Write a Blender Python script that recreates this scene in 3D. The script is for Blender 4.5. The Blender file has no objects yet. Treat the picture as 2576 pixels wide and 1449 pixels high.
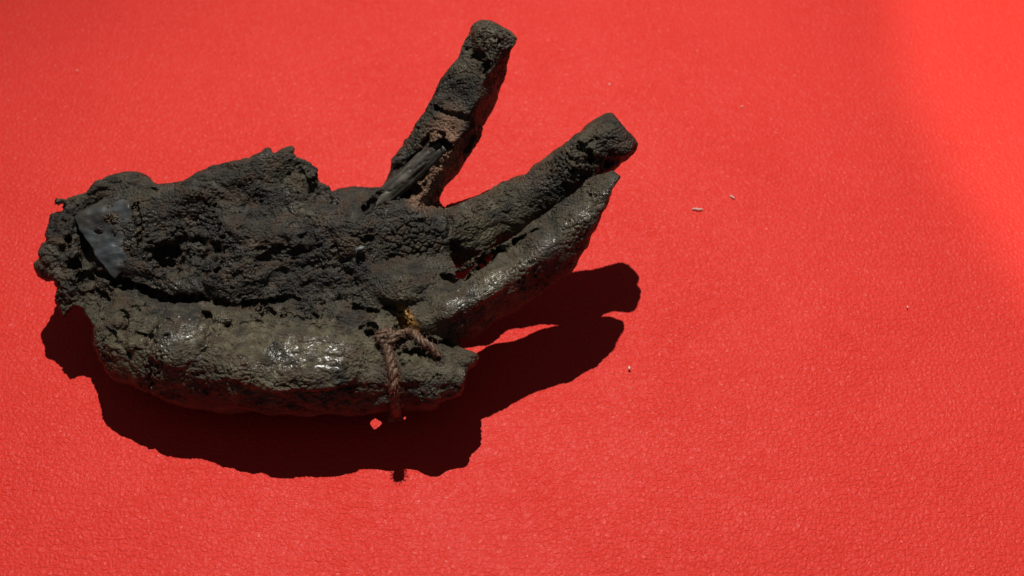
import bpy, bmesh, math, random, time
import numpy as np
from mathutils import Vector
T0 = time.time()
rng = np.random.default_rng(7); random.seed(7)
SC = bpy.context.scene
C = SC.collection
PX = 0.00012                      # metres per working unit (0.12 mm)

# ------------------------------------------------------------------ camera
ELEV = math.radians(52.0); F = 3540.0; D = 3540.0
ce, se = math.cos(ELEV), math.sin(ELEV)
CAM = np.array([0.0, -D * ce, D * se])
FWD = np.array([0.0, ce, -se]); RIGHT = np.array([1.0, 0, 0]); UP = np.array([0.0, se, ce])
cam = bpy.data.cameras.new('camera'); camo = bpy.data.objects.new('camera', cam); C.objects.link(camo)
camo.location = CAM * PX
camo.rotation_euler = (math.pi / 2 - ELEV, 0, 0)
cam.sensor_width = 36.0; cam.lens = 36.0 * F / 2576.0
cam.clip_start = 0.01; cam.clip_end = 50
cam.dof.use_dof = True; cam.dof.focus_distance = (D - 330) * PX; cam.dof.aperture_fstop = 14.0
SC.camera = camo
SC.render.resolution_x = 1024; SC.render.resolution_y = 576
SC.view_settings.view_transform = 'Standard'; SC.view_settings.look = 'None'
SC.view_settings.exposure = 0.0; SC.view_settings.gamma = 1.0
SC.render.engine = 'CYCLES'

# ------------------------------------------------------------------ light
world = bpy.data.worlds.new('World'); SC.world = world; world.use_nodes = True
bg = world.node_tree.nodes['Background']
bg.inputs['Color'].default_value = (0.75, 0.86, 1.0, 1); bg.inputs['Strength'].default_value = 0.065

def spot(name, loc, target, watts, cone, blend, radius, color):
    l = bpy.data.lights.new(name, 'SPOT'); l.energy = watts; l.spot_size = cone; l.spot_blend = blend
    l.shadow_soft_size = radius; l.color = color
    o = bpy.data.objects.new(name, l); C.objects.link(o)
    o.location = np.array(loc) * PX
    d = Vector(np.array(target, float) - np.array(loc, float))
    o.rotation_euler = d.to_track_quat('-Z', 'Y').to_euler()
    return o
LT = np.array([-400.0, 4800.0, 10600.0])
spot('key_spot', LT, (420, -420, 0), 89.0, math.radians(38), 1.0, 0.0055, (1.0, 0.95, 0.88))

# ------------------------------------------------------------------ pixel helpers
def at(u, v, h):
    d = FWD * F + RIGHT * (u - 1288.0) + UP * (724.5 - v)
    t = (h - CAM[2]) / d[2]
    return CAM + d * t
def project(P):
    q = P - CAM.astype(P.dtype)
    z = q @ FWD.astype(P.dtype)
    return 1288.0 + F * (q @ RIGHT.astype(P.dtype)) / z, 724.5 - F * (q @ UP.astype(P.dtype)) / z, z
pe0, pe1 = at(2130, 0, 0), at(2520, 830, 0)                      # straight-looking rim of the second lamp's wide pool
pn = np.cross(pe1 - pe0, [0, 0, 1.0]); pn /= np.linalg.norm(pn)
if pn[0] < 0: pn = -pn
PR = 2600.0
pool = (pe0 + pe1) / 2 + pn * PR
spot('side_spot', pool + np.array([0, 0, 9000.0]), pool, 22.0, 2 * math.atan(PR / 9000.0), 0.10, 0.012, (1.0, 0.93, 0.82))

# ------------------------------------------------------------------ node helpers
def new_mat(name):
    m = bpy.data.materials.new(name); m.use_nodes = True
    nt = m.node_tree; nt.nodes.clear()
    out = nt.nodes.new('ShaderNodeOutputMaterial'); b = nt.nodes.new('ShaderNodeBsdfPrincipled')
    nt.links.new(b.outputs[0], out.inputs[0])
    return m, nt, b
class N:
    def __init__(s, nt): s.nt = nt
    def n(s, t, **kw):
        x = s.nt.nodes.new(t)
        for k, v in kw.items(): setattr(x, k, v)
        return x
    def link(s, a, b): s.nt.links.new(a, b)
    def put(s, sock, v):
        if isinstance(v, bpy.types.NodeSocket): s.link(v, sock)
        else: sock.default_value = v
    def math(s, op, a, b=0.0, c=None, clamp=False):
        x = s.n('ShaderNodeMath', operation=op, use_clamp=clamp); s.put(x.inputs[0], a); s.put(x.inputs[1], b)
        if c is not None: s.put(x.inputs[2], c)
        return x.outputs[0]
    def mapr(s, v, a, b, c, d):
        x = s.n('ShaderNodeMapRange'); s.put(x.inputs[0], v)
        for i, k in enumerate((a, b, c, d)): x.inputs[i + 1].default_value = k
        return x.outputs[0]
    def noise(s, vec, scale, detail=4, rough=0.55, dist=0.0):
        x = s.n('ShaderNodeTexNoise'); s.link(vec, x.inputs['Vector'])
        x.inputs['Scale'].default_value = scale; x.inputs['Detail'].default_value = detail
        x.inputs['Roughness'].default_value = rough; x.inputs['Distortion'].default_value = dist
        return x
    def vor(s, vec, scale, feature='F1', rnd=1.0):
        x = s.n('ShaderNodeTexVoronoi', feature=feature); s.link(vec, x.inputs['Vector'])
        x.inputs['Scale'].default_value = scale; x.inputs['Randomness'].default_value = rnd
        return x
    def mix(s, f, a, b):
        x = s.n('ShaderNodeMix', data_type='RGBA'); s.put(x.inputs[0], f); s.put(x.inputs[6], a); s.put(x.inputs[7], b)
        return x.outputs[2]
    def bump(s, h, strength, dist, normal=None):
        x = s.n('ShaderNodeBump'); s.link(h, x.inputs['Height'])
        x.inputs['Strength'].default_value = strength; x.inputs['Distance'].default_value = dist
        if normal is not None: s.link(normal, x.inputs['Normal'])
        return x.outputs[0]
    def mapping(s, vec, scale=(1, 1, 1), rot=(0, 0, 0), loc=(0, 0, 0)):
        x = s.n('ShaderNodeMapping'); s.link(vec, x.inputs[0])
        x.inputs['Scale'].default_value = scale; x.inputs['Rotation'].default_value = rot; x.inputs['Location'].default_value = loc
        return x.outputs[0]
    def attr(s, name):
        return s.n('ShaderNodeAttribute', attribute_name=name)

# ------------------------------------------------------------------ red leather table
def leather_material():
    m, nt, b = new_mat('red_leather'); k = N(nt)
    co = k.n('ShaderNodeTexCoord').outputs['Object']
    warp = k.noise(co, 260, 2)
    wv = k.n('ShaderNodeVectorMath', operation='MULTIPLY_ADD'); k.link(warp.outputs['Color'], wv.inputs[0])
    wv.inputs[1].default_value = (0.0016, 0.0016, 0.0); k.link(co, wv.inputs[2])
    v = wv.outputs[0]
    pat = k.noise(co, 28, 2)                                   # where the grain lies deep or flat
    depth = k.mapr(pat.outputs['Fac'], 0.32, 0.68, 0.65, 1.0)
    big = k.vor(v, 620, 'DISTANCE_TO_EDGE')
    sm = k.vor(k.mapping(v, (1, 1.25, 1), (0, 0, 0.5)), 1150, 'DISTANCE_TO_EDGE')
    e1 = k.mapr(big.outputs['Distance'], 0.0, 0.30, 0.0, 1.0)
    e2 = k.mapr(sm.outputs['Distance'], 0.0, 0.32, 0.0, 1.0)
    # long straight creases in three directions
    crease = None
    for rot, sc, seed in ((0.30, 420, 0.0), (-0.95, 360, 3.1)):
        w = k.noise(k.mapping(v, (0.14, 1, 1), (0, 0, rot), (seed, seed, 0)), sc, 0, 0.5)
        c = k.mapr(k.math('ABSOLUTE', k.math('SUBTRACT', w.outputs['Fac'], 0.5)), 0.0, 0.03, 0.0, 1.0)
        crease = c if crease is None else k.math('MINIMUM', crease, c)
    fine = k.noise(co, 2600, 1)
    h = k.math('ADD', k.math('MULTIPLY', e1, 0.70), k.math('MULTIPLY', e2, 0.30))
    h = k.math('ADD', h, k.math('MULTIPLY', crease, 0.18))
    h = k.math('MULTIPLY', h, depth)
    h = k.math('ADD', h, k.math('MULTIPLY', fine.outputs['Fac'], 0.07))
    nrm = k.bump(h, 0.8, 0.00031)
    k.link(nrm, b.inputs['Normal'])
    tone = k.noise(co, 9, 3)
    col = k.mix(k.mapr(tone.outputs['Fac'], 0.3, 0.7, 0, 1), (0.72, 0.037, 0.026, 1), (0.75, 0.041, 0.029, 1))
    k.link(col, b.inputs['Base Color'])
    rr = k.noise(co, 900, 2)
    k.link(k.mapr(rr.outputs['Fac'], 0.3, 0.7, 0.36, 0.50), b.inputs['Roughness'])
    b.inputs['Specular IOR Level'].default_value = 0.15
    return m
def obj(name, me, mat, parent=None):
    o = bpy.data.objects.new(name, me); C.objects.link(o); o.parent = parent
    if mat and not me.materials: me.materials.append(mat)
    return o
def tag(o, label, cat, group=None):
    o['label'] = label; o['category'] = cat
    if group: o['group'] = group
    return o
bm = bmesh.new()
bmesh.ops.create_grid(bm, x_segments=60, y_segments=60, size=0.6)
for v in bm.verts:                                             # padding under the leather is never dead flat
    x, y = v.co.x, v.co.y
    v.co.z = 0.0005 * math.sin(x * 21 + 1.0) * math.sin(y * 17 + 0.4) - 0.0005
me = bpy.data.meshes.new('leather_surface'); bm.to_mesh(me); bm.free()
for p in me.polygons: p.use_smooth = True
lea = obj('leather_surface', me, leather_material()); lea['kind'] = 'structure'
lea['label'] = 'red grained leather covering the table top'

# ------------------------------------------------------------------ numpy noise
def hash3(i, j, k, s):
    h = (i * 374761393 + j * 668265263 + k * 2147483647 + s * 974634777) & 0xffffffff
    h = ((h ^ (h >> 13)) * 1274126177) & 0xffffffff
    h = ((h ^ (h >> 16)) * 2246822519) & 0xffffffff
    return (h ^ (h >> 15)) & 0xffffffff
def vnoise(P, scale, seed=0):
    Q = P / scale
    I = np.floor(Q).astype(np.int64); f = (Q - I).astype(np.float32)
    w = f * f * f * (f * (f * 6 - 15) + 10)
    out = np.zeros(len(P), np.float32)
    for dx in (0, 1):
        wx = w[:, 0] if dx else 1 - w[:, 0]
        for dy in (0, 1):
            wy = wx * (w[:, 1] if dy else 1 - w[:, 1])
            for dz in (0, 1):
                wz = wy * (w[:, 2] if dz else 1 - w[:, 2])
                h = hash3(I[:, 0] + dx, I[:, 1] + dy, I[:, 2] + dz, seed)
                gx = (h & 1023).astype(np.float32) / 511.5 - 1
                gy = ((h >> 10) & 1023).astype(np.float32) / 511.5 - 1
                gz = ((h >> 20) & 1023).astype(np.float32) / 511.5 - 1
                out += wz * (gx * (f[:, 0] - dx) + gy * (f[:, 1] - dy) + gz * (f[:, 2] - dz))
    return out * 1.3
def fbm(P, scale, octv, seed=0, gain=0.5):
    a, s, o = 1.0, scale, np.zeros(len(P), np.float32)
    for k in range(octv):
        o += a * vnoise(P, s, seed + k * 17); a *= gain; s *= 0.5
    return o
def worley(P, scale, seed=0):
    Q = P / scale; I = np.floor(Q).astype(np.int64)
    f1 = np.full(len(P), 9.0, np.float32); f2 = f1.copy()
    for dx in (-1, 0, 1):
        for dy in (-1, 0, 1):
            for dz in (-1, 0, 1):
                h = hash3(I[:, 0] + dx, I[:, 1] + dy, I[:, 2] + dz, seed)
                cx = I[:, 0] + dx + (h & 1023) / 1023.0 - Q[:, 0]
                cy = I[:, 1] + dy + ((h >> 10) & 1023) / 1023.0 - Q[:, 1]
                cz = I[:, 2] + dz + ((h >> 20) & 1023) / 1023.0 - Q[:, 2]
                d = np.sqrt(cx * cx + cy * cy + cz * cz).astype(np.float32)
                f2 = np.minimum(f2, np.maximum(f1, d)); f1 = np.minimum(f1, d)
    return f1, f2
def sstep(a, b, x):
    t = np.clip((x - a) / (b - a), 0, 1); return t * t * (3 - 2 * t)

# ------------------------------------------------------------------ signed distance volume of the hand
def crop(x0, y0, s, pts):
    return [((x0 + x / s) * 0.63889, (y0 + y / s) * 0.63889) for x, y in pts]
OUT = []
OUT += crop(800, 500, 2.07, [(0,350),(40,336),(90,318),(130,327),(190,305),(250,290),(310,282),(370,270),(400,248),(440,220),(480,195),(520,163),(548,185),(548,212),(572,222),(595,225),(640,182),(690,168),(725,153),(744,180),(730,215),(770,250),(808,268),(850,275),(900,310),(945,345),(935,378),(938,410),(950,440),(1000,470),(1035,485),(1036,515),(1050,528),(1100,505),(1150,497),(1200,485),(1300,463),(1350,478),(1400,470),(1440,480)])
OUT += crop(1450, 0, 1.704, [(75,1245),(115,1200),(128,1150),(140,1110),(190,1030),(240,970),(262,930),(290,900),(330,820),(385,750),(395,705),(430,620),(480,530),(550,440),(600,380),(620,300),(660,220),(665,170),(700,125),(760,105),(820,110),(870,135),(940,182),(1018,238),(1022,270),(970,345),(950,460),(915,560),(880,640),(882,665),(850,730),(830,830),(790,930),(735,1010),(720,1050),(655,1130),(640,1160),(590,1220),(505,1310),(500,1390)])
OUT += crop(1700, 400, 2.07, [(112,863),(200,820),(350,760),(470,710),(560,645),(700,595),(770,583),(900,465),(990,400),(1080,330),(1150,275),(1225,235),(1240,215),(1270,155),(1370,75),(1410,58),(1440,75),(1475,82),(1510,130),(1570,210),(1660,310),(1677,350),(1660,410),(1560,505),(1505,552),(1515,567),(1552,590),(1562,625),(1475,718),(1440,820),(1380,930),(1340,1050),(1310,1085),(1260,1190),(1200,1300),(1150,1360)])
OUT += crop(1400, 1000, 1.932, [(1640,150),(1530,250),(1400,350),(1280,430),(1150,530),(1000,592),(900,642),(815,690),(785,712),(880,742),(930,768),(938,800),(915,840),(890,862),(858,872),(848,930),(838,965),(832,1030),(810,1080),(740,1110),(648,1130),(640,1165),(600,1197),(520,1188),(440,1182),(340,1178),(200,1195),(100,1220),(0,1232)])
OUT += crop(800, 1100, 1.704, [(1000,915),(850,906),(700,916),(620,909),(560,912),(500,908),(440,917),(390,898),(340,882),(250,884),(180,885),(90,888),(0,893)])
OUT += crop(150, 1050, 2.07, [(1500,1190),(1330,1185),(1200,1165),(1120,1135),(1050,1128),(1010,1150),(940,1172),(880,1155),(850,1130),(825,1080),(800,1010),(770,975),(700,960),(620,925),(560,880),(510,810),(470,760),(455,700),(435,640),(430,520),(405,440),(370,400),(355,350),(300,335),(270,345),(240,385),(228,432),(205,440),(185,420),(180,375),(150,330),(125,290),(140,230),(165,170),(150,120),(120,100),(85,100),(45,92)])
OUT += crop(100, 550, 2.07, [(115,1085),(98,1040),(118,970),(108,900),(130,840),(168,818),(148,790),(150,740),(168,690),(175,630),(192,590),(245,572),(308,572),(297,556),(225,556),(225,547),(300,543),(310,525),(285,534),(212,527),(232,500),(250,480),(300,480),(340,468),(385,445),(430,443),(480,433),(510,420),(550,380),(600,345),(650,320),(700,298),(750,280),(800,267),(860,275),(910,270),(960,280),(1000,292),(1035,315),(1048,335),(1090,350),(1130,342),(1180,337),(1240,325),(1300,315),(1345,290),(1390,262),(1440,255),(1500,232)])
OUT = np.array(OUT, np.float32)

VS = 4.2                                                        # voxel size
LO = np.array([-1230.0, -560.0, -4.0]); HI = np.array([380.0, 500.0, 680.0])
NX, NY, NZ = [int(math.ceil((HI[i] - LO[i]) / VS)) for i in range(3)]
G = np.full((NX, NY, NZ), 60.0, np.float32)
AX = [(LO[i] + VS * np.arange(n)).astype(np.float32) for i, n in enumerate((NX, NY, NZ))]
def box(pmin, pmax):
    a = np.maximum(0, np.floor((pmin - LO) / VS).astype(int)); b = np.minimum((NX, NY, NZ), np.ceil((pmax - LO) / VS).astype(int) + 1)
    return tuple(slice(a[i], max(a[i], b[i])) for i in range(3))
def coords(sl):
    return AX[0][sl[0]][:, None, None], AX[1][sl[1]][None, :, None], AX[2][sl[2]][None, None, :]
def smin(a, b, k):
    h = np.clip(0.5 + 0.5 * (b - a) / k, 0, 1)
    return b + (a - b) * h - k * h * (1 - h)
def seg_dist(X, Y, Z, a, b, ra, rb, squash=None):
    ab = b - a
    if squash is None:
        px, py, pz = X - a[0], Y - a[1], Z - a[2]
        L2 = float(ab @ ab) + 1e-6
        t = np.clip((px * ab[0] + py * ab[1] + pz * ab[2]) / L2, 0, 1)
        dx, dy, dz = px - t * ab[0], py - t * ab[1], pz - t * ab[2]
        return np.sqrt(dx * dx + dy * dy + dz * dz) - (ra + (rb - ra) * t)
    n, s = squash                                               # distances along n count s-fold
    px, py, pz = X - a[0], Y - a[1], Z - a[2]
    pn = px * n[0] + py * n[1] + pz * n[2]; abn = float(ab @ n)
    k = s * s - 1
    L2 = float(ab @ ab) + k * abn * abn + 1e-6
    t = np.clip((px * ab[0] + py * ab[1] + pz * ab[2] + k * pn * abn) / L2, 0, 1)
    dx, dy, dz = px - t * ab[0], py - t * ab[1], pz - t * ab[2]
    dn = dx * n[0] + dy * n[1] + dz * n[2]
    return np.sqrt(np.maximum(dx * dx + dy * dy + dz * dz + k * dn * dn, 0)) - (ra + (rb - ra) * t)
def add_chain(pts, k, inner=None, flats=()):
    """a limb through (u, v, h, r) points: its own pieces blend widely, then join the body with blend k"""
    P = [at(*p[:3]) for p in pts]; R = [p[3] for p in pts]
    m = max(R) + 50
    sl = box(np.min(P, 0) - m, np.max(P, 0) + m); X, Y, Z = coords(sl)
    d = None
    for i in range(len(P) - 1):
        e = seg_dist(X, Y, Z, P[i], P[i + 1], R[i], R[i + 1])
        if flats:                                                # dried flat faces along the limb
            ab = P[i + 1] - P[i]; t = np.clip(((X - P[i][0]) * ab[0] + (Y - P[i][1]) * ab[1] + (Z - P[i][2]) * ab[2]) / float(ab @ ab), 0, 1)
            rr = R[i] + (R[i + 1] - R[i]) * t
            for n, f in flats:
                n = np.array(n, float); n /= np.linalg.norm(n)
                pl = (X - P[i][0] - t * ab[0]) * n[0] + (Y - P[i][1] - t * ab[1]) * n[1] + (Z - P[i][2] - t * ab[2]) * n[2] - rr * f
                e = -smin(-e, -pl, 12.0)
        d = e if d is None else smin(d, e, inner or 20)
    G[sl] = smin(G[sl], d, k)
def carve_pts(P, R, k=4.0, squash=None):
    m = (max(R) * (1.0 if squash is None else max(1.0, 1.0 / squash[1]))) + 30
    sl = box(np.min(P, 0) - m, np.max(P, 0) + m); X, Y, Z = coords(sl)
    d = None
    for i in range(max(1, len(P) - 1)):
        j = min(i + 1, len(P) - 1)
        e = seg_dist(X, Y, Z, P[i], P[j], R[i], R[j], squash)
        d = e if d is None else np.minimum(d, e)
    near = np.argwhere(np.abs(d) < 14)                           # torn, not drilled, edges
    if len(near):
        pp = LO + VS * (near + np.array([q.start for q in sl]))
        d[near[:, 0], near[:, 1], near[:, 2]] += fbm(pp, 26, 2, 300, 0.6) * (2.0 + 0.42 * max(R))
    G[sl] = -smin(-G[sl], d, k)
def bump_pts(P, R, k=10.0, squash=None):
    m = (max(R) * (1.0 if squash is None else max(1.0, 1.0 / squash[1]))) + 40
    sl = box(np.min(P, 0) - m, np.max(P, 0) + m); X, Y, Z = coords(sl)
    d = None
    for i in range(max(1, len(P) - 1)):
        j = min(i + 1, len(P) - 1)
        e = seg_dist(X, Y, Z, P[i], P[j], R[i], R[j], squash)
        d = e if d is None else smin(d, e, 8)
    G[sl] = smin(G[sl], d, k)
def sample(P):
    q = (P - LO) / VS
    i = np.clip(np.floor(q).astype(int), 0, np.array([NX, NY, NZ]) - 2); f = (q - i).astype(np.float32)
    o = 0
    for dx in (0, 1):
        for dy in (0, 1):
            for dz in (0, 1):
                w = (f[:, 0] if dx else 1 - f[:, 0]) * (f[:, 1] if dy else 1 - f[:, 1]) * (f[:, 2] if dz else 1 - f[:, 2])
                o = o + w * G[i[:, 0] + dx, i[:, 1] + dy, i[:, 2] + dz]
    return o
def grad(P, e=3.0):
    g = np.stack([sample(P + np.eye(3)[a] * e) - sample(P - np.eye(3)[a] * e) for a in range(3)], 1)
    return g / (np.linalg.norm(g, axis=1, keepdims=True) + 1e-9)
def surf(u, v):
    """first point of the hand along the line of sight through (u, v)"""
    a, b = at(u, v, 660.0), at(u, v, 1.0)
    t = np.linspace(0, 1, 700)[:, None]; P = a + (b - a) * t
    s = sample(P); i = np.argmax(s < 0)
    if s[i] >= 0: i = int(np.argmin(s))
    return P[i]

# metacarpals, heel and ball of the hand
add_chain([(250,800,118,68),(330,862,124,94),(470,900,128,106),(620,925,128,112),(800,930,126,110),(960,938,128,97),(1080,942,140,84),(1150,945,146,72)], 20, 30, [((0.08, -0.05, 1.0), 0.80)])
add_chain([(1130,920,150,50),(1175,905,158,36),(1195,893,160,28)], 10)
add_chain([(1060,1000,110,34),(1098,1012,108,26)], 10)
add_chain([(250,740,135,52),(450,800,126,72),(700,822,134,78),(960,850,150,66)], 34, 30)
add_chain([(300,690,155,66),(600,720,165,76),(860,730,178,78),(1060,740,192,74)], 40, 30)
add_chain([(320,630,190,70),(600,640,208,80),(900,620,226,80),(1100,595,226,76)], 60, 30)
add_chain([(330,560,215,80),(600,565,222,80),(850,550,240,74),(985,530,262,66)], 60, 30)
add_chain([(300,600,215,64),(400,535,250,66),(520,490,285,56),(640,445,312,50),(715,415,325,48),(775,450,312,42)], 24, 24)
add_chain([(400,510,235,62),(340,485,250,52)], 22)
add_chain([(640,480,290,46),(760,500,285,50),(810,490,280,30)], 30)
add_chain([(170,560,215,66),(150,640,190,60),(185,720,160,52),(180,775,140,36)], 18)
add_chain([(180,520,235,44),(270,480,255,46),(330,465,262,44)], 18)
add_chain([(430,740,80,80),(700,760,88,88),(900,740,110,90)], 50)
add_chain([(420,640,120,80),(800,620,150,90)], 50)
# fingers
add_chain([(1060,590,222,68),(1170,585,202,76),(1300,530,212,80),(1390,478,260,72),(1455,405,328,64),(1550,346,360,66)], 14, 24)
add_chain([(1085,800,196,66),(1150,770,206,74),(1260,705,222,74),(1390,620,258,72),(1460,560,294,64),(1515,490,332,44),(1550,448,356,24)], 9, 24,
          [((-0.10, 0.22, 0.97), 0.70), ((0.45, -0.85, 0.1), 0.92)])
add_chain([(1000,535,262,58),(1052,480,288,66),(1086,420,325,70),(1132,340,380,80),(1172,255,430,78),(1205,175,485,74),(1240,95,535,66)], 14, 24,
          [((-0.40, -0.35, 0.85), 0.62), ((0.62, -0.72, -0.25), 0.56)])
add_chain([(1235,100,535,56),(1275,105,535,48)], 10)
add_chain([(995,478,284,42),(1028,405,325,42),(1075,322,378,38)], 10)
print('base', time.time() - T0)

VIEW = -FWD
def crack(pts, a=0.3, k=4.0):
    """a fissure following (u, v, half width) over the surface, cut in along the line of sight"""
    fine_, n = [], len(pts)
    for i in range(n - 1):
        (u0, v0, w0), (u1, v1, w1) = pts[i], pts[i + 1]
        m = max(2, int(math.hypot(u1 - u0, v1 - v0) / 9))
        for j in range(m + (i == n - 2)):
            t = j / m; w = w0 + (w1 - w0) * t; L = math.hypot(u1 - u0, v1 - v0) + 1e-6
            o = random.uniform(-1, 1) * (1.2 + 0.55 * w)
            fine_.append((u0 + (u1 - u0) * t - o * (v1 - v0) / L, v0 + (v1 - v0) * t + o * (u1 - u0) / L, w * random.uniform(0.7, 1.55)))
    c = len(fine_)
    R = [p[2] * min(1.0, 0.25 + 0.3 * min(i, c - 1 - i)) for i, p in enumerate(fine_)]
    P = [surf(p[0], p[1]) for p in fine_]
    carve_pts(P, R, k, (VIEW, a))
def hump(u, v, r, lift=0.0, flat=1.0, k=12.0, u2=None, v2=None, r2=None):
    p = surf(u, v); n = grad(p[None])[0]
    p = p + n * (lift - r / flat)
    if u2 is None: bump_pts([p], [r], k, (n, flat)); return
    q = surf(u2, v2); n2 = grad(q[None])[0]; q = q + n2 * (lift - r2 / flat)
    bump_pts([p, q], [r, r2], k, (n, flat))
def dent(u, v, r, depth, flat=1.0, k=8.0):
    p = surf(u, v); n = grad(p[None])[0]
    carve_pts([p + n * (r / flat - depth)], [r], k, (n, flat))

# swellings
hump(450, 852, 76, 24, 2.2, 5)
hump(700, 898, 80, 15, 3.2, 10, 840, 900, 72)
hump(720, 800, 50, 6, 2.5, 14, 860, 790, 45)
hump(690, 610, 55, 5, 4.0, 16, 790, 615, 48)
hump(860, 560, 60, 8, 3.0, 16)
hump(1030, 600, 75, 8, 4.0, 16)
hump(1010, 690, 70, 8, 3.0, 18, 1100, 670, 50)
hump(600, 660, 90, 8, 4.0, 20)
hump(1200, 560, 70, 6, 3.0, 16)
hump(620, 900, 60, 5, 3.0, 12)
hump(340, 810, 22, 14, 1.3, 6, 335, 870, 18)
hump(430, 715, 30, 10, 2.0, 6, 500, 735, 24)
hump(1120, 760, 40, 4, 2.0, 10, 1240, 700, 36)
hump(1240, 100, 50, 6, 1.6, 10)
hump(1520, 330, 34, 6, 1.6, 8, 1570, 370, 34)
hump(1080, 1000, 30, 10, 1.6, 8)
hump(1170, 905, 20, 10, 1.3, 8, 1192, 892, 16)
# hollows
dent(405, 648, 36, 40, 0.9)
dent(440, 640, 30, 22, 0.9)
dent(480, 622, 85, 24, 2.2, 22)
dent(575, 645, 80, 12, 3.0, 24)
dent(760, 690, 110, 12, 4.0, 30)
dent(880, 690, 70, 8, 3.0, 20)
dent(800, 480, 34, 18, 1.2)
dent(1170, 480, 40, 6, 2.0, 12)
dent(215, 700, 20, 26, 0.9, 5)
dent(188, 660, 16, 20, 0.9, 4)
dent(172, 600, 10, 24, 0.7, 4)
dent(205, 585, 10, 20, 0.7, 4)
dent(160, 625, 9, 12, 0.9, 4)
q1, q2, q3 = surf(186, 548) - FWD * 8, surf(330, 520) - FWD * 6, surf(294, 690) - FWD * 8      # plane of the bared wrist bone
# fissures
crack([(232,684,5),(270,700,6),(310,712,8),(360,726,5),(405,748,6),(440,752,9),(480,752,9),(525,752,6)], 0.22)
crack([(525,752,5),(600,772,4),(700,755,5),(780,748,3)], 0.35)
crack([(500,775,4),(515,795,8),(545,818,10),(592,822,7)], 0.25)
crack([(300,745,3),(330,765,5),(352,782,4)], 0.25)
crack([(405,742,4),(420,757,4),(470,765,3)], 0.25)
crack([(395,795,3),(420,808,5),(440,815,3)], 0.3)
crack([(345,835,4),(372,850,5),(392,865,4)], 0.3)
crack([(410,840,6),(418,850,4)], 0.3)
crack([(372,920,3),(380,960,5),(372,985,6),(368,1005,5)], 0.3)
crack([(300,775,4),(320,800,6),(315,840,4)], 0.3)
crack([(1118,528,3),(1136,560,4),(1128,600,3),(1150,640,2)], 0.35)
crack([(1130,700,6),(1165,688,10),(1215,655,8),(1290,612,4),(1350,575,2)], 0.14)
crack([(1100,690,3),(1140,702,6),(1165,706,7)], 0.22)
crack([(1008,780,3),(1012,812,4),(1022,838,5),(1050,855,8),(1110,866,9),(1155,866,8)], 0.16)
crack([(1000,895,4),(1040,882,7),(1085,884,5)], 0.25)
crack([(1078,262,2),(1110,280,4),(1155,292,4),(1188,300,3)], 0.4)
crack([(745,405,2),(760,440,3),(770,470,2)], 0.4)
crack([(880,590,2),(920,605,5),(955,590,2)], 0.4)
crack([(960,655,2),(990,640,3),(1030,655,2)], 0.4)
crack([(950,780,2),(985,770,4),(1005,780,3)], 0.35)
crack([(560,560,3),(545,600,3),(530,625,3)], 0.4)
crack([(820,770,2),(900,775,3),(960,790,3)], 0.35)
crack([(520,800,4),(532,835,4),(522,880,3),(500,905,2)], 0.5)
crack([(398,800,3),(376,850,4),(366,900,3),(390,930,2)], 0.45)
crack([(245,800,3),(275,835,4),(330,905,3)], 0.4)
crack([(240,730,3),(262,752,5),(285,790,3)], 0.35)
crack([(590,822,4),(640,806,3),(690,812,2)], 0.4)
crack([(620,765,3),(655,790,5),(720,785,3),(760,800,2)], 0.4)
crack([(330,500,2),(345,540,4),(352,600,4),(345,640,3)], 0.35)
crack([(350,470,3),(385,480,4),(400,470,2)], 0.35)
crack([(440,560,2),(452,600,4),(430,630,4)], 0.35)
hump(560, 790, 26, 10, 1.4, 5, 640, 790, 20)
hump(290, 745, 20, 9, 1.4, 5, 350, 765, 16)
hump(270, 770, 24, 8, 1.5, 5, 300, 815, 18)
dent(262, 600, 75, 15, 1.8, 10)
crack([(1178,118,4),(1196,142,7),(1222,166,10),(1246,164,6)], 0.55)
crack([(1222,166,6),(1212,190,5),(1216,215,3)], 0.5)
crack([(1448,360,4),(1468,372,8),(1486,396,9),(1518,412,8),(1556,404,4)], 0.5)
crack([(1468,372,5),(1500,352,4)], 0.5)
# trough of the bare finger bone, with torn edges
B0 = surf(938, 518) + FWD * 30; B1 = surf(1112, 362) + FWD * 40
carve_pts([B0 - FWD * 24, (B0 + B1) / 2 - FWD * 24, B1 - FWD * 26], [20, 40, 24], 4.0, None)
crack([(1000,505,6),(1040,478,9),(1072,455,6)], 0.2)
crack([(985,478,4),(1030,420,6),(1062,370,6),(1082,330,3)], 0.25)
crack([(1095,455,4),(1100,490,5),(1112,510,4)], 0.3)
crack([(1190,300,3),(1192,345,4),(1165,410,4)], 0.4)
# a thin passage between little and ring finger that lets a spot of light through
LD = at(960, 950, 150) - LT; LD = LD / np.linalg.norm(LD)
for (u, v, r) in ((943, 1060, 17), (1020, 1047, 12)):
    g = at(u, v, 0); carve_pts([g, g - LD * 420], [r, r], 3.0)

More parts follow.
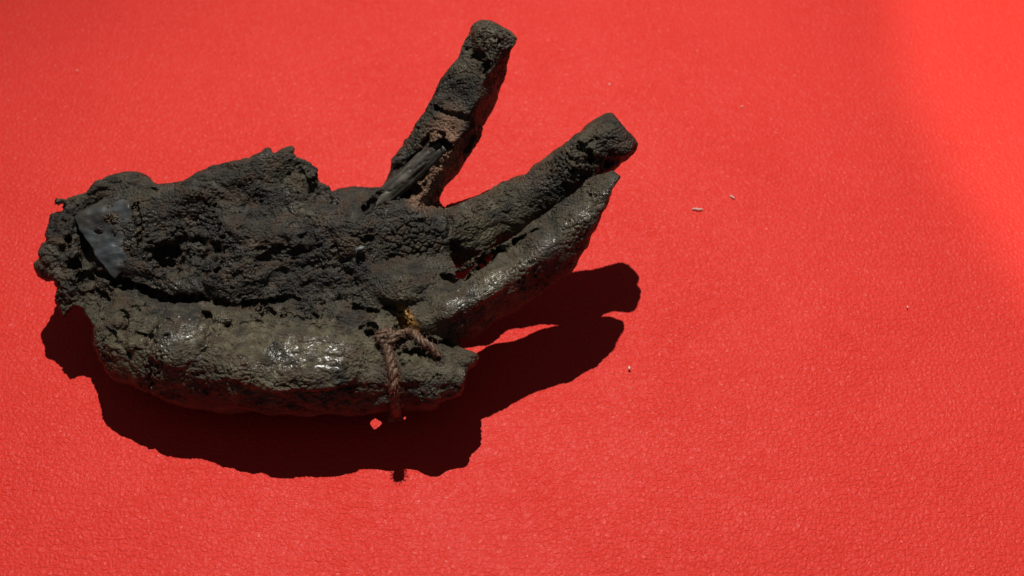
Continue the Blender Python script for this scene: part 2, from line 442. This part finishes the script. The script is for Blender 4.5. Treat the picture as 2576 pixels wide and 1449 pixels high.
# silhouette: ragged torn outline
S2 = 2.0; U0, V0 = 60, 0; WU, WV = 800, 570
gu = (U0 + S2 * np.arange(WU)).astype(np.float32)[:, None]; gv = (V0 + S2 * np.arange(WV)).astype(np.float32)[None, :]
dist = np.full((WU, WV), 1e9, np.float32); inside = np.zeros((WU, WV), bool)
for i in range(len(OUT)):
    a = OUT[i]; b = OUT[(i + 1) % len(OUT)]; ab = b - a
    t = np.clip(((gu - a[0]) * ab[0] + (gv - a[1]) * ab[1]) / (ab @ ab + 1e-6), 0, 1)
    dist = np.minimum(dist, (gu - a[0] - t * ab[0]) ** 2 + (gv - a[1] - t * ab[1]) ** 2)
    cond = (a[1] > gv) != (b[1] > gv)
    xs = a[0] + (gv - a[1]) / (b[1] - a[1] + 1e-9) * ab[0]
    inside ^= cond & (gu < xs)
HULL = np.sqrt(dist) * np.where(inside, -1, 1)
for i0 in range(0, NX, 64):
    sl = (slice(i0, min(NX, i0 + 64)), slice(0, NY), slice(0, NZ))
    X, Y, Z = coords(sl)
    zc = (Y - CAM[1]) * FWD[1] + (Z - CAM[2]) * FWD[2]
    u = 1288.0 + F * (X - CAM[0]) / zc
    v = 724.5 - F * ((Y - CAM[1]) * UP[1] + (Z - CAM[2]) * UP[2]) / zc
    iu = np.clip((u - U0) / S2, 0, WU - 1.01); v = np.broadcast_to(v, iu.shape); iv = np.clip((v - V0) / S2, 0, WV - 1.01)
    a = iu.astype(np.int32); b = iv.astype(np.int32); fu = iu - a; fv = iv - b
    hd = (HULL[a, b] * (1 - fu) + HULL[a + 1, b] * fu) * (1 - fv) + (HULL[a, b + 1] * (1 - fu) + HULL[a + 1, b + 1] * fu) * fv
    G[sl] = -smin(-G[sl], -(hd + 1.0), 9.0)
Zb = AX[2][None, None, :]
G[:] = np.maximum(G, 3.0 - Zb)
print('volume', time.time() - T0)

# ------------------------------------------------------------------ surface from the volume
def surface_nets(G):
    s = G < 0
    nx, ny, nz = G.shape
    cnt = np.zeros((nx - 1, ny - 1, nz - 1), np.uint8)
    for dx in (0, 1):
        for dy in (0, 1):
            for dz in (0, 1): cnt += s[dx:nx - 1 + dx, dy:ny - 1 + dy, dz:nz - 1 + dz]
    act = (cnt > 0) & (cnt < 8)
    I = np.argwhere(act); n = len(I)
    idx = np.full(act.shape, -1, np.int32); idx[act] = np.arange(n)
    cor = [(dx, dy, dz) for dx in (0, 1) for dy in (0, 1) for dz in (0, 1)]
    val = np.stack([G[I[:, 0] + c[0], I[:, 1] + c[1], I[:, 2] + c[2]] for c in cor], 1)
    acc = np.zeros((n, 3)); w = np.zeros(n)
    for a in range(8):
        for b in range(a + 1, 8):
            ca, cb = np.array(cor[a]), np.array(cor[b])
            if np.abs(ca - cb).sum() != 1: continue
            m = (val[:, a] < 0) != (val[:, b] < 0)
            t = val[:, a] / (val[:, a] - val[:, b] + 1e-12)
            acc[m] += (ca + (cb - ca) * t[:, None])[m]; w[m] += 1
    V = LO + VS * (I + acc / w[:, None])
    Fq = []
    for ax in range(3):
        o1, o2 = [(1, 2), (2, 0), (0, 1)][ax]
        sa = [slice(1, -1)] * 3; sb = [slice(1, -1)] * 3
        sa[ax] = slice(0, -1); sb[ax] = slice(1, None)
        A, B = s[tuple(sa)], s[tuple(sb)]
        for flip, mk in ((False, A & ~B), (True, ~A & B)):
            E = np.argwhere(mk)
            base = E.copy(); base[:, [o1, o2]] += 1
            q = []
            for d1, d2 in ((-1, -1), (0, -1), (0, 0), (-1, 0)):
                c = base.copy(); c[:, o1] += d1; c[:, o2] += d2
                q.append(idx[c[:, 0], c[:, 1], c[:, 2]])
            q = np.stack(q, 1)
            Fq.append(q[:, ::-1] if flip else q)
    Fq = np.concatenate(Fq)
    return V, Fq[(Fq >= 0).all(1)]
def keep_big(V, Q):
    lab = np.arange(len(V))
    for _ in range(400):
        m = lab[Q].min(1); new = lab.copy()
        for c in range(4): np.minimum.at(new, Q[:, c], m)
        new = new[new]
        if (new == lab).all(): break
        lab = new
    u, c = np.unique(lab, return_counts=True)
    ok = np.isin(lab, u[c > 3000]); re = np.cumsum(ok) - 1
    return V[ok], re[Q[ok[Q[:, 0]]]]
def subdiv(V, Q):
    n = len(V)
    E = np.concatenate([np.sort(Q[:, [i, (i + 1) % 4]], 1) for i in range(4)])
    key = E[:, 0].astype(np.int64) * n + E[:, 1]
    uq, inv = np.unique(key, return_inverse=True)
    mid = (V[uq // n] + V[uq % n]) / 2
    e = inv.reshape(4, -1) + n; f = np.arange(len(Q)) + n + len(uq)
    V2 = np.concatenate([V, mid, V[Q].mean(1)])
    Q2 = np.concatenate([np.stack([Q[:, i], e[i], f, e[i - 1]], 1) for i in range(4)])
    return V2, Q2
def normals(V, Q):
    n = np.cross(V[Q[:, 2]] - V[Q[:, 0]], V[Q[:, 3]] - V[Q[:, 1]])
    o = np.stack([np.bincount(Q.ravel(), np.repeat(n[:, a], 4), len(V)) for a in range(3)], 1)
    return o / (np.linalg.norm(o, axis=1, keepdims=True) + 1e-9)
V, Q = surface_nets(G); V, Q = keep_big(V, Q)
V, Q = subdiv(V, Q)
for _ in range(2):
    V = V - grad(V, 2.5) * np.clip(sample(V), -2, 2)[:, None] * 0.7
Nn = normals(V, Q)
print('mesh', len(V), len(Q), time.time() - T0)

# ------------------------------------------------------------------ skin relief: lumps, pits, crackle
u, v, zc = project(V)
face = sstep(0.0, 0.25, Nn @ VIEW)
def spot_mask(cu, cv, ru, rv, ang=0.0, soft=0.5):
    c, s = math.cos(math.radians(ang)), math.sin(math.radians(ang))
    x = ((u - cu) * c + (v - cv) * s) / ru; y = (-(u - cu) * s + (v - cv) * c) / rv
    return (1 - sstep(1 - soft, 1 + soft, np.sqrt(x * x + y * y))).astype(np.float32)
wob = np.stack([vnoise(V, 40, 90 + a) for a in range(3)], 1) * 10
W = V + wob
smooth = np.clip(spot_mask(760, 895, 130, 45) + spot_mask(450, 850, 75, 60) + 0.8 * spot_mask(1180, 745, 190, 32, -34)
                 + 0.7 * spot_mask(1420, 590, 150, 26, -46) + 0.6 * spot_mask(470, 735, 90, 22, 12), 0, 1)
crackle = spot_mask(1045, 600, 75, 55) * face
big = fbm(W, 130, 2, 1)
midn = fbm(W, 46, 3, 5)
ridge = 1 - np.abs(fbm(W, 60, 3, 9)) * 2.2
fine = fbm(V, 15, 2, 21, 0.6)
g1, g2 = worley(W, 11, 8)
pm = sstep(-0.05, 0.3, vnoise(V, 90, 55))                        # where the skin is pebbled
pitm = sstep(-0.1, 0.25, vnoise(V, 70, 71))                      # where it is pitted
micro = vnoise(V, 6.5, 25)
calm = sstep(-0.25, 0.25, vnoise(V, 160, 37))                    # broad patches lie calmer than others
Wl = np.stack([W[:, 0] * 0.32 + W[:, 1] * 0.05, W[:, 1], W[:, 2]], 1)
wr = 1 - np.abs(fbm(Wl, 34, 2, 140)) * 2.6                        # wrinkles running along the hand
grit = fbm(V, 11, 2, 180, 0.7)
rough = 0.35 + 0.9 * sstep(-0.15, 0.35, fbm(V, 110, 2, 260))      # leathery here, crumbly there
rough = np.clip(rough + 0.3 * spot_mask(640, 960, 460, 60) + 0.5 * spot_mask(720, 440, 110, 60) + 0.4 * spot_mask(450, 590, 110, 70) + 0.35 * spot_mask(1440, 420, 70, 60)
                - 0.35 * spot_mask(640, 690, 160, 60) - 0.3 * spot_mask(1250, 560, 90, 50), 0.25, 1.35)
sharp1 = sstep(0.22, 0.0, np.abs(vnoise(W, 19, 310))); sharp2 = sstep(0.24, 0.0, np.abs(vnoise(V + wob * 0.4, 10, 320)))
Wf = W + np.stack([vnoise(V, 120, 340 + a) for a in range(3)], 1) * 34
Wf = np.stack([Wf[:, 0] * 0.34 + Wf[:, 1] * 0.12, Wf[:, 1] - 0.2 * Wf[:, 0], Wf[:, 2]], 1)
fa = vnoise(Wf, 58, 350); fb_ = vnoise(Wf, 27, 356)               # shrivelled folds: round backs, sharp valleys
folds = (np.minimum(np.abs(fa) * 2.4, 1) * 6.5 * sstep(-0.3, 0.2, vnoise(V, 170, 361)) + np.minimum(np.abs(fb_) * 2.4, 1) * 4.2 * sstep(-0.25, 0.2, vnoise(V, 120, 367)))
folds = folds * (1 - 0.6 * spot_mask(1160, 270, 110, 270, 22, 0.2)) * (1 - 0.4 * spot_mask(640, 690, 170, 60)) * (1 - 0.3 * spot_mask(1350, 560, 260, 130, -35, 0.2))
disp = big * 7 + folds - 4 + midn * (0.8 + 1.6 * calm) + rough * (fine * 1.3 + grit * 1.1 + micro * 1.2 - sharp1 * 1.4 - sharp2 * 1.2)
disp += (0.55 - g1) * 1.5 * pm * rough
ph = worley(V + wob * 0.5, 15, 201)[0]
pit = sstep(0.40, 0.27, ph) * sstep(0.04, 0.18, vnoise(V, 40, 78)) * pitm
disp -= pit * 7 * np.clip(rough, 0.4, 1)
disp -= sstep(0.95, 1.0, ridge) * 6 * sstep(-0.05, 0.2, vnoise(V, 110, 33))
disp -= sstep(0.88, 1.0, wr) * 3.6 * sstep(-0.2, 0.2, vnoise(V, 95, 47))
wr2 = 1 - np.abs(fbm(np.stack([W[:, 0] * 0.5 - W[:, 1] * 0.3, W[:, 1], W[:, 2]], 1), 17, 2, 150)) * 2.6
disp -= sstep(0.84, 1.0, wr2) * 1.9 * sstep(-0.1, 0.25, vnoise(V, 75, 49))
k1, k2 = worley(W, 17, 60)                                       # finely crazed skin
disp -= sstep(0.13, 0.02, k2 - k1) * 2.4 * sstep(0.05, 0.3, vnoise(V, 120, 63)) * (1 - pm * 0.5)
disp *= (1 - 0.35 * smooth)
c1, c2 = worley(V + wob * 0.3, 18, 44)
disp = disp * (1 - 0.8 * crackle) - sstep(0.17, 0.03, c2 - c1) * 6.5 * crackle + (0.6 - c1) * 3 * crackle
# fibres of the torn finger and the wrist stump
fib = np.clip(spot_mask(1106, 385, 42, 105, 18) + spot_mask(1075, 495, 46, 28, -20), 0, 1) * face
stump = spot_mask(165, 640, 60, 150) * 1.0
pitfing = spot_mask(1420, 420, 45, 50) + spot_mask(1240, 500, 60, 25, -25)
disp -= sstep(0.5, 0.2, g1) * 5 * np.clip(pitfing, 0, 1)
st = np.stack([V[:, 0] + V[:, 1] * .3, V[:, 1], V[:, 2] * 0.35 + V[:, 0] * .2], 1)
disp += fbm(st, 22, 3, 61) * 9 * stump
fb = np.stack([(V[:, 0] - 0.45 * V[:, 1]) , V[:, 1] * 0.25, V[:, 2] * 0.25], 1)
disp += fbm(fb, 9, 2, 66) * 5 * fib
V = V + Nn * disp[:, None]
V[:, 2] = np.maximum(V[:, 2], 1.5)
me = bpy.data.meshes.new('flesh')
me.vertices.add(len(V)); me.vertices.foreach_set('co', (V * PX).astype(np.float32).ravel())
me.loops.add(Q.size); me.loops.foreach_set('vertex_index', Q.astype(np.int32).ravel())
me.polygons.add(len(Q)); me.polygons.foreach_set('loop_start', np.arange(0, Q.size, 4, dtype=np.int32))
me.polygons.foreach_set('use_smooth', np.ones(len(Q), bool))
me.update(calc_edges=True)
def vattr(name, val):
    a = me.attributes.new(name, 'FLOAT', 'POINT'); a.data.foreach_set('value', np.ascontiguousarray(val, np.float32))
vattr('polish', np.clip(smooth * sstep(-0.1, 0.15, fbm(V, 30, 2, 272)), 0, 1))
vattr('gloss', np.clip(smooth * sstep(-0.12, 0.22, fbm(V, 34, 2, 270)) * 1.1 + 0.6 * sstep(0.08, 0.35, fbm(V, 42, 2, 275)), 0, 1))
vattr('fibre', fib)
vattr('underside', sstep(0.0, -0.45, Nn[:, 2] + 0.25 * vnoise(V, 40, 288)))  # down-facing skin is coloured a paler brown
amber = np.clip(spot_mask(1020, 800, 17, 32, -25, 0.4) + spot_mask(1038, 826, 16, 14), 0, 1) * face * sstep(-0.5, -0.05, vnoise(V, 14, 99))
vattr('amber', amber)
pale = np.clip(0.32 + 0.8 * fbm(V, 150, 3, 120) + 0.65 * spot_mask(660, 900, 520, 110) + 0.4 * spot_mask(1200, 740, 220, 70, -34) + 0.2 * spot_mask(1300, 520, 200, 80, -30) - 0.45 * spot_mask(640, 590, 430, 150), 0, 1)
vattr('pale', pale)
print('relief', time.time() - T0)

def flesh_material():
    m, nt, b = new_mat('mummified_skin'); k = N(nt)
    co = k.n('ShaderNodeTexCoord').outputs['Object']
    n1 = k.noise(co, 420, 5, 0.6); n2 = k.noise(co, 70, 3); n3 = k.noise(co, 1500, 4, 0.65); n4 = k.noise(co, 240, 3)
    f1_ = k.mapr(n1.outputs['Fac'], 0.3, 0.7, 0, 1)
    base = k.mix(f1_, (0.012, 0.0102, 0.0080, 1), (0.048, 0.041, 0.030, 1))
    pale = k.mix(f1_, (0.042, 0.035, 0.020, 1), (0.142, 0.120, 0.070, 1))
    col = k.mix(k.attr('pale').outputs['Fac'], base, pale)
    n5 = k.noise(co, 120, 4, 0.6, 0.5)
    col = k.mix(k.mapr(n4.outputs['Fac'], 0.50, 0.66, 0, 0.75), col, (0.060, 0.034, 0.018, 1))
    col = k.mix(k.mapr(n5.outputs['Fac'], 0.56, 0.68, 0, 0.55), col, (0.080, 0.058, 0.030, 1))
    col = k.mix(k.mapr(n5.outputs['Fac'], 0.46, 0.34, 0, 0.7), col, (0.010, 0.010, 0.0105, 1))
    fibc = k.mix(k.mapr(n3.outputs['Fac'], 0.35, 0.65, 0, 1), (0.085, 0.040, 0.022, 1), (0.32, 0.18, 0.11, 1))
    col = k.mix(k.attr('underside').outputs['Fac'], col, k.mix(n1.outputs['Fac'], (0.06, 0.038, 0.026, 1), (0.15, 0.095, 0.065, 1)))
    col = k.mix(k.attr('fibre').outputs['Fac'], col, fibc)
    col = k.mix(k.attr('amber').outputs['Fac'], col, (0.46, 0.235, 0.06, 1))
    k.link(col, b.inputs['Base Color'])
    r = k.mapr(n2.outputs['Fac'], 0.35, 0.68, 0.38, 0.60)
    r = k.math('SUBTRACT', r, k.math('MULTIPLY', k.attr('gloss').outputs['Fac'], 0.27))
    r = k.math('MAXIMUM', k.math('ADD', r, k.mapr(n3.outputs['Fac'], 0.3, 0.7, -0.08, 0.14)), 0.16)
    k.link(r, b.inputs['Roughness'])
    b.inputs['Specular IOR Level'].default_value = 0.36
    k.link(k.math('MULTIPLY', k.attr('polish').outputs['Fac'], 0.5), b.inputs['Coat Weight'])
    b.inputs['Coat Roughness'].default_value = 0.24
    v1 = k.vor(co, 1300)
    hh = k.math('ADD', k.math('MULTIPLY', n3.outputs['Fac'], 0.9), k.math('MULTIPLY', v1.outputs['Distance'], -0.7))
    hh = k.math('ADD', hh, k.math('MULTIPLY', k.noise(co, 4200, 2).outputs['Fac'], 0.35))
    hh = k.math('MULTIPLY', hh, k.mapr(k.attr('gloss').outputs['Fac'], 0, 1, 1.0, 0.4))
    k.link(k.bump(hh, 0.9, 0.0006), b.inputs['Normal'])
    return m
hand = bpy.data.objects.new('mummified_hand', None); C.objects.link(hand)
hand.location = at(650, 760, 0) * PX; hand.empty_display_size = 0.02
tag(hand, 'blackened mummified human hand lying palm up on red leather, one finger raised', 'mummy hand')
bpy.context.view_layer.update()
INV = hand.matrix_world.inverted()
def child(name, me, mat, parent=hand):
    o = obj(name, me, mat, parent); o.matrix_parent_inverse = INV
    return o
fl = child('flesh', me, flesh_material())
fl['label'] = 'dark wrinkled dried skin of palm and fingers'

# ------------------------------------------------------------------ bare bones
def bone_material(name, ca, cb, stretch, rot, grain=False):
    m, nt, b = new_mat(name); k = N(nt)
    co = k.n('ShaderNodeTexCoord').outputs['Object']
    g = k.noise(k.mapping(co, stretch, rot), 480, 5, 0.7); n = k.noise(co, 160, 3)
    c = k.mix(k.attr('grain').outputs['Fac'] if grain else k.mapr(g.outputs['Fac'], 0.3, 0.7, 0, 1), ca, cb)
    c = k.mix(k.mapr(n.outputs['Fac'], 0.42, 0.64, 0, 0.85), c, (0.034, 0.028, 0.019, 1))
    k.link(c, b.inputs['Base Color'])
    k.link(k.mapr(n.outputs['Fac'], 0.3, 0.7, 0.40, 0.58), b.inputs['Roughness'])
    k.link(k.bump(g.outputs['Fac'], 0.5, 0.0004), b.inputs['Normal'])
    return m
wb = bone_material('wrist_bone_surface', (0.024, 0.029, 0.034, 1), (0.088, 0.099, 0.105, 1), (0.2, 1, 1), (0, 0, 0.1))
bn = np.cross(q2 - q1, q3 - q1); bn /= np.linalg.norm(bn)
if bn @ VIEW < 0: bn = -bn
def on_plane(u_, v_, back=0.0):
    d = at(u_, v_, 0) - CAM; d /= np.linalg.norm(d)
    return CAM + d * (((q1 - CAM) @ bn) / (d @ bn)) + d * back
pts = [on_plane(*p) for p in ((186,547,0),(250,528,0),(326,520,0),(348,585,16),(338,640,18),(312,684,8),(290,705,0),(262,672,0),(232,628,0),(205,585,0))]
pts += [on_plane(*p) for p in ((205,535,22),(255,502,38),(300,486,42),(324,500,28))]
pts += [on_plane(*p) for p in ((210,560,110),(335,560,110),(295,680,110),(290,490,120))]
bm = bmesh.new()
for p in pts: bm.verts.new(p)
hull = bmesh.ops.convex_hull(bm, input=bm.verts)
for x in [x for x in bm.verts if not x.link_faces]: bm.verts.remove(x)
for _ in range(5):
    long = [e for e in bm.edges if e.calc_length() > 7]
    if long: bmesh.ops.subdivide_edges(bm, edges=long, cuts=1)
    bmesh.ops.triangulate(bm, faces=bm.faces)
for _ in range(3): bmesh.ops.smooth_vert(bm, verts=bm.verts, factor=0.5, use_axis_x=True, use_axis_y=True, use_axis_z=True)
co = np.array([x.co for x in bm.verts]); bm.normal_update(); nn = np.array([x.normal for x in bm.verts])
stt = np.stack([co[:, 0] * 0.3, co[:, 1], co[:, 2]], 1)
co = co + nn * (fbm(co, 60, 3, 210) * 7 + fbm(stt, 12, 2, 215) * 2.2)[:, None]
for x, c in zip(bm.verts, co): x.co = Vector(c * PX)
bme = bpy.data.meshes.new('wrist_bone'); bm.to_mesh(bme); bm.free()
for p in bme.polygons: p.use_smooth = True
o = child('wrist_bone', bme, wb); o['label'] = 'smooth blue grey bone facet bared at the wrist'

def tube_mesh(name, P, R, seg=14, rough=0.0, seed=0, cap=True, flatten=None):
    P = np.array(P); n = len(P); Vv = []; Fc = []
    t = np.gradient(P, axis=0); t /= np.linalg.norm(t, axis=1, keepdims=True)
    a = np.cross(t[0], [0.3, 0.2, 1.0]); a /= np.linalg.norm(a)
    for i in range(n):
        a = a - t[i] * (a @ t[i]); a /= np.linalg.norm(a); b = np.cross(t[i], a)
        for s in range(seg):
            th = 2 * math.pi * s / seg
            Vv.append(P[i] + (a * math.cos(th) + b * math.sin(th)) * R[i])
    for i in range(n - 1):
        for s in range(seg):
            Fc.append((i * seg + s, i * seg + (s + 1) % seg, (i + 1) * seg + (s + 1) % seg, (i + 1) * seg + s))
    if cap:
        Fc.append(tuple(range(seg))[::-1]); Fc.append(tuple((n - 1) * seg + s for s in range(seg)))
    return np.array(Vv), Fc
def to_mesh(name, Vv, Fc):
    m = bpy.data.meshes.new(name); m.from_pydata((np.array(Vv) * PX).tolist(), [], Fc); m.update()
    for p in m.polygons: p.use_smooth = True
    return m
bd = (B1 - B0) / np.linalg.norm(B1 - B0)
NA, NS = 90, 64
tt = np.linspace(0, 1, NA)[:, None]
A0 = B0 - bd * 55 + FWD * 26
axis = A0 + (B1 - A0) * tt
rad = np.full(NA, 28.0) - 3.0 * np.sin(tt[:, 0] * math.pi)
Vv, Fc = tube_mesh('finger_bone', axis, rad, NS)
ctr = np.repeat(axis, NS, 0); nr = (Vv - ctr) / (np.linalg.norm(Vv - ctr, axis=1, keepdims=True) + 1e-9)
along = (Vv - A0) @ bd
flat_ = (Vv - ctr) @ FWD; Vv = Vv - FWD * (flat_ * 0.42 - 3.0 * np.sign(flat_))[:, None]      # flattened strip
q = nr * 26 + bd * (along * 0.05)[:, None]; q2 = nr * 26 + bd * (along * 0.14)[:, None]
gr = fbm(q, 7, 2, 236); sp = 1 - np.abs(vnoise(q2, 16, 231)) * 2.4
Vv = Vv + nr * (fbm(q2, 22, 2, 230) * 5 + gr * 1.6 - sstep(0.9, 1.0, sp) * 3.5 + fbm(Vv, 40, 2, 233) * 3)[:, None]
fbm_mat = bone_material('finger_bone_surface', (0.030, 0.026, 0.021, 1), (0.150, 0.132, 0.105, 1), (1, 1, 1), (0, 0, 0), True)
bme = to_mesh('finger_bone', Vv, Fc)
a_ = bme.attributes.new('grain', 'FLOAT', 'POINT'); a_.data.foreach_set('value', np.clip(0.5 + gr * 1.2, 0, 1).astype(np.float32))
o = child('finger_bone', bme, fbm_mat)
o['label'] = 'thin grey brown bone bared at the root of the raised finger'

# ------------------------------------------------------------------ twine tied round the little finger
def twine_material():
    m, nt, b = new_mat('old_twine'); k = N(nt)
    co = k.n('ShaderNodeTexCoord').outputs['Object']
    n = k.noise(co, 900, 4, 0.65); n2 = k.noise(co, 130, 2)
    c = k.mix(k.mapr(n.outputs['Fac'], 0.3, 0.7, 0, 1), (0.045, 0.022, 0.013, 1), (0.20, 0.112, 0.066, 1))
    c = k.mix(k.mapr(n2.outputs['Fac'], 0.45, 0.62, 0, 0.7), c, (0.15, 0.058, 0.028, 1))
    k.link(c, b.inputs['Base Color']); b.inputs['Roughness'].default_value = 0.55
    k.link(k.bump(n.outputs['Fac'], 0.6, 0.0004), b.inputs['Normal'])
    return m
def spline(P, n):
    P = np.array(P); seg = len(P) - 1; o = []
    E = np.concatenate([[2 * P[0] - P[1]], P, [2 * P[-1] - P[-2]]])
    for t in np.linspace(0, seg - 1e-6, n):
        i = int(t); f = t - i; p0, p1, p2, p3 = E[i:i + 4]
        o.append(0.5 * (2 * p1 + (p2 - p0) * f + (2 * p0 - 5 * p1 + 4 * p2 - p3) * f * f + (3 * p1 - p0 - 3 * p2 + p3) * f ** 3))
    return np.array(o)
def lay(u_, v_, off):
    p = surf(u_, v_); return p + grad(p[None], 8)[0] * off
cen = at(985, 940, 129)
front = [lay(968, 862, 9), lay(976, 885, 9), lay(985, 915, 8), lay(990, 950, 8), lay(992, 985, 8)]
bot = [at(993, 1020, 70), at(986, 1050, 40)]
ax = at(1080, 942, 186) - at(960, 938, 192); ax /= np.linalg.norm(ax)
under = []
r0 = bot[-1] - cen; r0 -= ax * (r0 @ ax) * 0.0
e1 = bot[-1] - cen; e1 -= ax * (e1 @ ax); rr_ = np.linalg.norm(e1); e1 /= rr_; e2 = np.cross(ax, e1)
if e2 @ (at(985, 850, 230) - cen) < 0 and e2[1] < 0: e2 = -e2
if e2[1] < 0: e2 = -e2
for th in (25, 55, 85, 115, 140):
    a = math.radians(th); under.append(cen + (e1 * math.cos(a) + e2 * math.sin(a)) * 106)
loop = spline(front + bot + under, 260)
for _ in range(4):
    loop = loop + grad(loop, 6) * np.clip(9.0 - sample(loop), 0, 12)[:, None]
tail = spline([lay(948, 852, 4), lay(960, 848, 10), lay(985, 855, 14), lay(1010, 851, 13), lay(1030, 850, 14), at(1062, 858, 235), lay(1088, 884, 10), lay(1100, 896, -4)], 120)
knot = spline([lay(958, 868, 8), lay(962, 850, 14), lay(978, 842, 14), lay(990, 856, 16), lay(980, 872, 14), lay(966, 872, 6)], 70)
VV, FF = [], []
def cord(path, r, pitch, strands=3):
    t = np.gradient(path, axis=0); t /= np.linalg.norm(t, axis=1, keepdims=True)
    s = np.concatenate([[0], np.cumsum(np.linalg.norm(np.diff(path, axis=0), axis=1))])
    a = np.cross(t[0], [0.2, 1.0, 0.4]); A = []
    for i in range(len(path)):
        a = a - t[i] * (a @ t[i]); a = a / np.linalg.norm(a); A.append(a)
    A = np.array(A); B = np.cross(t, A)
    for k in range(strands):
        ph = 2 * math.pi * (s / pitch + k / strands)
        wv = 1 + 0.10 * np.sin(s * 0.11 + k) + 0.06 * np.sin(s * 0.31 + 2.3 * k)
        P = path + (A * np.cos(ph)[:, None] + B * np.sin(ph)[:, None]) * (r * 0.52 * wv)[:, None]
        vv, ff = tube_mesh('s', P, np.full(len(P), r * 0.56) * (1 + 0.12 * np.sin(s * 0.07 + 2 * k) + 0.06 * np.sin(s * 0.23 + k)), 10)
        vv = vv + rng.normal(0, 0.55, vv.shape)
        b0 = sum(len(x) for x in VV); VV.append(vv); FF.extend([tuple(x + b0 for x in f) for f in ff])
    for _ in range(int(s[-1] / 1.6)):                              # stray fibres
        i = rng.integers(2, len(path) - 2); d = A[i] * rng.normal() + B[i] * rng.normal(); d /= np.linalg.norm(d)
        e = t[i] * rng.normal(0, 1) + d * 0.8
        p0 = path[i] + d * r * 0.9; p1 = p0 + e * rng.uniform(3, 9); p2 = p1 + e * rng.uniform(3, 9) - np.array([0, 0, 3])
        vv, ff = tube_mesh('f', spline([p0, p1, p2], 6), np.full(6, 0.6), 4)
        b0 = sum(len(x) for x in VV); VV.append(vv); FF.extend([tuple(x + b0 for x in f) for f in ff])
cord(loop, 11.5, 60, 3); cord(tail, 10, 52, 3); cord(knot, 9.5, 46, 3)
tw = obj('twine', to_mesh('twine', np.concatenate(VV), FF), twine_material())
tag(tw, 'twisted reddish brown twine knotted round the broken little finger', 'twine')

# ------------------------------------------------------------------ crumbs and lint
def simple_material(name, col, rough=0.6):
    m, nt, b = new_mat(name); k = N(nt)
    co = k.n('ShaderNodeTexCoord').outputs['Object']; n = k.noise(co, 2500, 3)
    k.link(k.mix(n.outputs['Fac'], tuple(c * 0.75 for c in col) + (1,), tuple(min(1, c * 1.15) for c in col) + (1,)), b.inputs['Base Color'])
    b.inputs['Roughness'].default_value = rough
    return m
lint = simple_material('pale_lint', (0.78, 0.70, 0.62)); crumbm = simple_material('pale_crumb', (0.72, 0.62, 0.48))
def fibre(name, pts, r, label):
    P = spline([at(*p) for p in pts], 24)
    k = np.linspace(0, 1, 24); R = r * (0.35 + 0.65 * np.sin(math.pi * np.clip(k, 0.03, 0.97)) ** 0.5)
    Vv, Fc = tube_mesh(name, P, R, 8); Vv = Vv + rng.normal(0, 0.25, Vv.shape)
    return tag(obj(name, to_mesh(name, Vv, Fc), lint), label, 'lint', 'specks of lint on the leather')
def crumb(u_, v_, h, ru, label, mat=crumbm, scale=(1, 1, 1), rz=0.0, group='specks of lint on the leather', pos=None, cat='crumb'):
    bm = bmesh.new(); bmesh.ops.create_icosphere(bm, subdivisions=2, radius=1)
    p = at(u_, v_, h) if pos is None else pos
    c, s = math.cos(rz), math.sin(rz)
    for x in bm.verts:
        q = np.array(x.co) * (1 + 0.25 * math.sin(5 * x.co.x + 3 * x.co.z + u_) * math.cos(4 * x.co.y + v_)) * ru * np.array(scale)
        x.co = Vector((p + np.array([q[0] * c - q[1] * s, q[0] * s + q[1] * c, q[2]])) * PX)
    m = bpy.data.meshes.new('crumb'); bm.to_mesh(m); bm.free()
    for f in m.polygons: f.use_smooth = True
    return tag(obj('crumb', m, mat), label, cat, group)
fibre('lint_fibre', [(1741,527,1),(1748,525,3),(1758,527,3),(1768,526,1)], 2.2, 'short straight white lint fibre on leather right of the middle finger')
fibre('lint_fibre', [(1837,492,1),(1842,495,3),(1848,499,1)], 2.0, 'tiny curled white lint right of the longer straight lint fibre')
crumb(1583, 926, 2, 4.0, 'small oval pale grain on leather right of the hand shadow', scale=(0.75, 1.35, 0.8), rz=0.15)
crumb(1533, 212, 1, 2.4, 'tiny pale speck on leather above the middle fingertip', lint, (0.8, 1.6, .7), -0.5)
crumb(1866, 268, 1, 2.2, 'tiny pale speck on leather between hand and bright light pool', lint, (1.4, .8, .7), 0.6)
crumb(2283, 772, 1, 2.2, 'tiny pale speck on leather below the edge of the light pool', lint, (0.9, 1.2, .7))
crumb(194, 177, 1, 2.2, 'tiny pale speck on leather far above the wrist stump', lint, (1.2, .9, .7))
p = surf(906, 629); crumb(906, 629, 0, 8.5, 'small grey grit flake stuck on the palm', simple_material('grey_grit', (0.10, 0.115, 0.115), 0.5), (1.5, .7, .55), 0.4, None, p + grad(p[None])[0] * 4 + np.array([0, 0, 4.0]), 'grit')
print('done', time.time() - T0)
